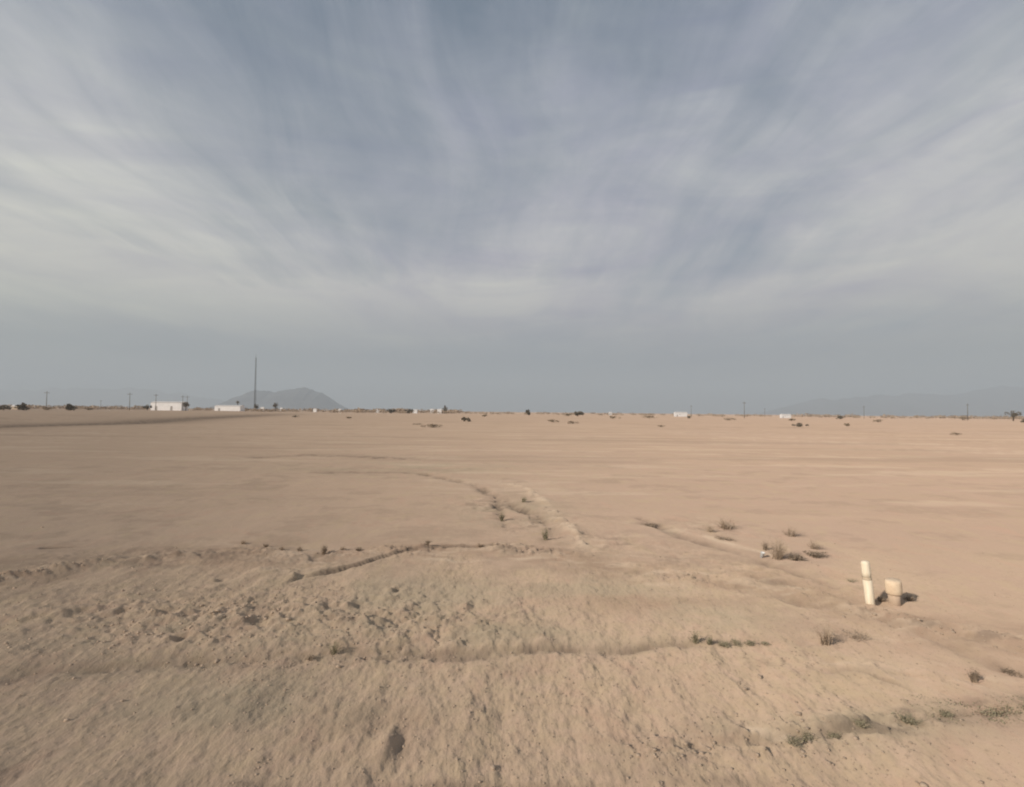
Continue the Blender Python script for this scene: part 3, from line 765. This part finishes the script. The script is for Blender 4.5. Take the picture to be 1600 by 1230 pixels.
# ------------------------------------------------------------------ near weeds and shrubs
def weed(u, v, rad, h, n, mat, label, name='dry_weed', wdt=.006, group=None, spread=1.0, crumb=True):
    SEED[0] += 1
    p = G(u, v); z = gz(*p)
    o = empty(name, (p[0], p[1], z)); tag(o, label, 'weed', group)
    twig_mesh('stems', M[mat], o, rad, h, n, wdt, SEED[0], spread)
    if crumb: clump_mesh('leaves', M[mat], o, rad*.8, rad*.8, h*.4, int(n*1.3), wdt*2.0, h*.32, SEED[0]+500)
    return o
weed(1216, 874, .20, .44, 95, 'twig', 'dry brown twiggy bush right of the white scrap', 'dry_shrub', .005)
weed(1196, 860, .08, .22, 30, 'weeddark', 'small dark weed standing behind the white scrap', wdt=.006)
weed(1244, 876, .17, .13, 120, 'weeddark', 'dark low weed, left of the flat dark pair behind the posts', wdt=.009)
weed(1276, 871, .20, .12, 120, 'weeddark', 'dark low weed, right of the flat dark pair behind the posts', wdt=.009)
weed(1272, 858, .18, .2, 50, 'twig', 'thin brown weed behind the flat dark pair', wdt=.005)
weed(1131, 843, .25, .07, 60, 'twig', 'flat brown weed in front of the arching dry weed', wdt=.007)
weed(1135, 828, .32, .28, 70, 'twig', 'arching dry weed on the bare rise right of the gully', wdt=.006)
weed(1109, 832, .14, .22, 40, 'twig', 'thin dry weed left of the arching dry weed', wdt=.005)
weed(1236, 838, .25, .25, 50, 'twig', 'sparse dry weed behind the twiggy bush', wdt=.005)
weed(1378, 942, .08, .08, 45, 'weeddark', 'small dark weed between the two posts', wdt=.007)
weed(1420, 940, .09, .10, 50, 'weeddark', 'small dark weed against the right side of the capped post', wdt=.007)
weed(1290, 1008, .12, .27, 45, 'twig', 'brown twiggy weed in front of the marker post', 'dry_shrub', .005)
weed(1335, 998, .20, .07, 36, 'twig', 'flat brown weed right of the twiggy weed', wdt=.006)
weed(1522, 1064, .055, .16, 50, 'weeddark', 'dark upright weed alone at the right', wdt=.006)
weed(1580, 1046, .12, .05, 60, 'weeddark', 'flat dark weed near the right edge of the picture', wdt=.006)
weed(1332, 910, .12, .05, 30, 'weed', 'pale olive weed left of the marker post', wdt=.005)
weed(852, 846, .09, .26, 60, 'weed', 'olive weed at the lower end of the gully', wdt=.006)
weed(784, 812, .10, .25, 50, 'weed', 'olive weed on the left branch of the gully', wdt=.006)
weed(818, 786, .12, .2, 50, 'weed', 'olive weed on the upper rim of the gully', wdt=.006)
weed(506, 868, .07, .20, 60, 'weeddark', 'dark weed, tallest along the edge of the graded strip', wdt=.006)
weed(1014, 822, .25, .07, 90, 'weeddark', 'flat dark weed alone on the open sand', wdt=.008)
weed(522, 1020, .06, .16, 40, 'weed', 'thin grey weed at the wheel track edge', wdt=.004)
weed(485, 1030, .06, .07, 40, 'weeddark', 'small dark weed on the wheel track', wdt=.004)
weed(1420, 1128, .12, .06, 70, 'weed', 'flat olive weed at the lower right, left of the larger mat', wdt=.005)
for k, (u, lab) in enumerate(((1086, 'first green grey weed at the left end of the weed row'), (1108, 'green grey weed second from the left in the weed row'), (1132, 'green grey weed in the middle left of the weed row'),
                              (1153, 'green grey weed in the middle right of the weed row'), (1172, 'green grey weed second from the right in the weed row'), (1194, 'last green grey weed at the right end of the weed row'))):
    weed(u, 1006 + (k*7 % 5) - 2, (.045, .05, .085, .09, .07, .06)[k], (.15, .12, .06, .05, .06, .04)[k], (40, 40, 70, 60, 50, 40)[k], 'weed', lab, 'green_weed', .0045, 'green grey weeds in a row on the wheel track edge')
for k, (u, v, lab) in enumerate(((380, 850, 'leftmost tuft beside the pale streak on the strip edge'), (415, 856, 'tuft right of the leftmost one on the strip edge'), (440, 862, 'small tuft at the end of the pale streak'),
                                 (468, 864, 'tuft left of the tallest dark weed'), (535, 862, 'tuft right of the tallest dark weed'), (560, 864, 'brown tuft where the dark crack nears the strip edge'), (750, 857, 'tuft at the right end of the dark crack'), (668, 860, 'tuft halfway along the dark crack'))):
    weed(u, v, .07, .09, 50, 'weeddark' if k % 2 else 'twig', lab, 'grass_tuft', .005, 'small tufts along the edge of the graded strip')
def mat_weed(u, v, rx, ry, label):
    p = G(u, v); o = empty('weed_mat', (p[0], p[1], gz(*p))); tag(o, label, 'weed'); SEED[0] += 1
    clump_mesh('leaves', M['weed'], o, rx, ry, .035, 2200, .009, .02, SEED[0], 26); twig_mesh('stems', M['twig'], o, rx*.9, .06, 90, .003, SEED[0])
mat_weed(1565, 1118, .60, .20, 'wide grey green weed mat at the lower right edge')

for k, (u, v, lab) in enumerate(((1478, 1122, 'olive weed at the left end of the wide weed mat'), (1300, 1152, 'low weed midway along the dark scrubby band, lower right'), (1345, 1143, 'low weed right of the midway one on the scrubby band'),
                                 (1262, 1158, 'low weed near the left end of the scrubby band, lower right'), (1240, 1168, 'leftmost low weed of the scrubby band, lower right'))):
    weed(u, v, .08, .05, 60, 'weed', lab, 'green_weed', .004, 'weeds on the scrubby band at the lower right')
# scrap of litter
def litter():
    p = G(1190, 871); z = gz(*p)
    o = empty('plastic_cup', (p[0], p[1], z)); tag(o, 'tiny white plastic cup lying before the dry brown twiggy bush', 'litter')
    b = MB(); n = 16; prof = [(.026, 0), (.034, .09), (.037, .092), (.037, .098), (.032, .098), (.024, .006)]
    for r_, zz in prof:
        for k in range(n): b.V.append((math.cos(k*2*math.pi/n)*r_, math.sin(k*2*math.pi/n)*r_, zz))
    for i in range(len(prof)-1):
        for k in range(n): b.F.append((i*n+k, i*n+(k+1) % n, (i+1)*n+(k+1) % n, (i+1)*n+k))
    b.F.append(tuple(range(n))[::-1]); b.F.append(tuple((len(prof)-1)*n+k for k in range(n)))
    c = b.build('cup', M['litter'], o, True); c.rotation_euler = (R(14), 0, .5)
litter()

# ------------------------------------------------------------------ clods and dry litter (nobody could count them)
def clods():
    rr = np.random.RandomState(3)
    phi = (1+5**.5)/2
    ico = np.array([(-1, phi, 0), (1, phi, 0), (-1, -phi, 0), (1, -phi, 0), (0, -1, phi), (0, 1, phi), (0, -1, -phi), (0, 1, -phi), (phi, 0, -1), (phi, 0, 1), (-phi, 0, -1), (-phi, 0, 1)])/1.9
    fi = np.array([(0, 11, 5), (0, 5, 1), (0, 1, 7), (0, 7, 10), (0, 10, 11), (1, 5, 9), (5, 11, 4), (11, 10, 2), (10, 7, 6), (7, 1, 8), (3, 9, 4), (3, 4, 2), (3, 2, 6), (3, 6, 8), (3, 8, 9), (4, 9, 5), (2, 4, 11), (6, 2, 10), (8, 6, 7), (9, 8, 1)])
    N = 34000
    y = 2.2 + 9.0*rr.rand(N)**1.25; x = (rr.rand(N)*2-1)*(y*1.25)
    z, g, d, p = terrain(x, y)
    churn = np.exp(-(((x+3.6)/2.8)**2 + ((y-6.2)/1.2)**2))
    dr = np.minimum(pline(x, y, RIDGE)[0], pline(x, y, BAND)[0])
    churn = np.maximum(churn, np.exp(-(dr/.3)**2)*np.clip(fbm(x*1.1+70, y*1.6, 3)*2+.6, 0, 1))
    keep = rr.rand(N) < (g*.60*np.clip(.4+2*fbm(x*.8, y*.8, 3)+.3, .05, 1) + .05 + .4*churn + .3*np.clip(d, 0, .6))
    x, y, z, g, churn = x[keep], y[keep], z[keep], g[keep], churn[keep]; n = len(x)
    s = .003 + .009*rr.rand(n)**4 + .020*(rr.rand(n) < .010)*rr.rand(n) + churn*.02*rr.rand(n)**3
    V = np.repeat(ico[None], n, 0)*(1 + .35*(rr.rand(n, 12, 1)-.5))*rr.uniform(.6, 1.25, (n, 1, 3))*s[:, None, None]
    V[:, :, 2] *= .7
    V += np.stack([x, y, z + s*.15], 1)[:, None, :]
    F = fi[None] + 12*np.arange(n)[:, None, None]
    o = mesh('soil_clods', V.reshape(-1, 3), F.reshape(-1, 3), M['clod'])
    tag(o, 'loose crumbs of soil and small stones on the graded strip', 'clods', kind='stuff')
clods()

def stubble():
    rr = np.random.RandomState(23); N = 9000
    y = 4.5 + 20*rr.rand(N)**1.6; x = (rr.rand(N)*2-1)*(y*1.15)
    z, g, d, p = terrain(x, y)
    m = fbm(x*.5+40, y*.5, 3)
    keep = (m > .16) & (rr.rand(N) < .5)
    x, y, z = x[keep], y[keep], z[keep]; n = len(x)
    a = rr.rand(n)*6.28; h = rr.uniform(.012, .045, n); w_ = .0022; lx, ly = rr.normal(0, .014, n), rr.normal(0, .014, n)
    V = np.stack([np.stack([x-np.cos(a)*w_, y-np.sin(a)*w_, z-.002], 1), np.stack([x+np.cos(a)*w_, y+np.sin(a)*w_, z-.002], 1), np.stack([x+lx, y+ly, z+h], 1)], 1).reshape(-1, 3)
    o = mesh('dry_stubble', V, np.arange(3*n).reshape(-1, 3), M['twig'])
    tag(o, 'sparse dry stubble on the sand', 'stubble', kind='stuff')
stubble()

# ------------------------------------------------------------------ haze
def haze():
    L = 19000
    b = MB().box(-L, L, -L, L, -40, 1050)
    m, t = newmat('haze_air')
    v = t.node('ShaderNodeVolumePrincipled'); v.inputs['Color'].default_value = (.62, .71, .79, 1); v.inputs['Density'].default_value = 1.4e-4
    v.inputs['Anisotropy'].default_value = 0.0
    o_ = t.node('ShaderNodeOutputMaterial'); t.l.new(v.outputs[0], o_.inputs['Volume'])
    o = b.build('haze', m); tag(o, 'pale dusty air over the plain', kind='stuff')
haze()
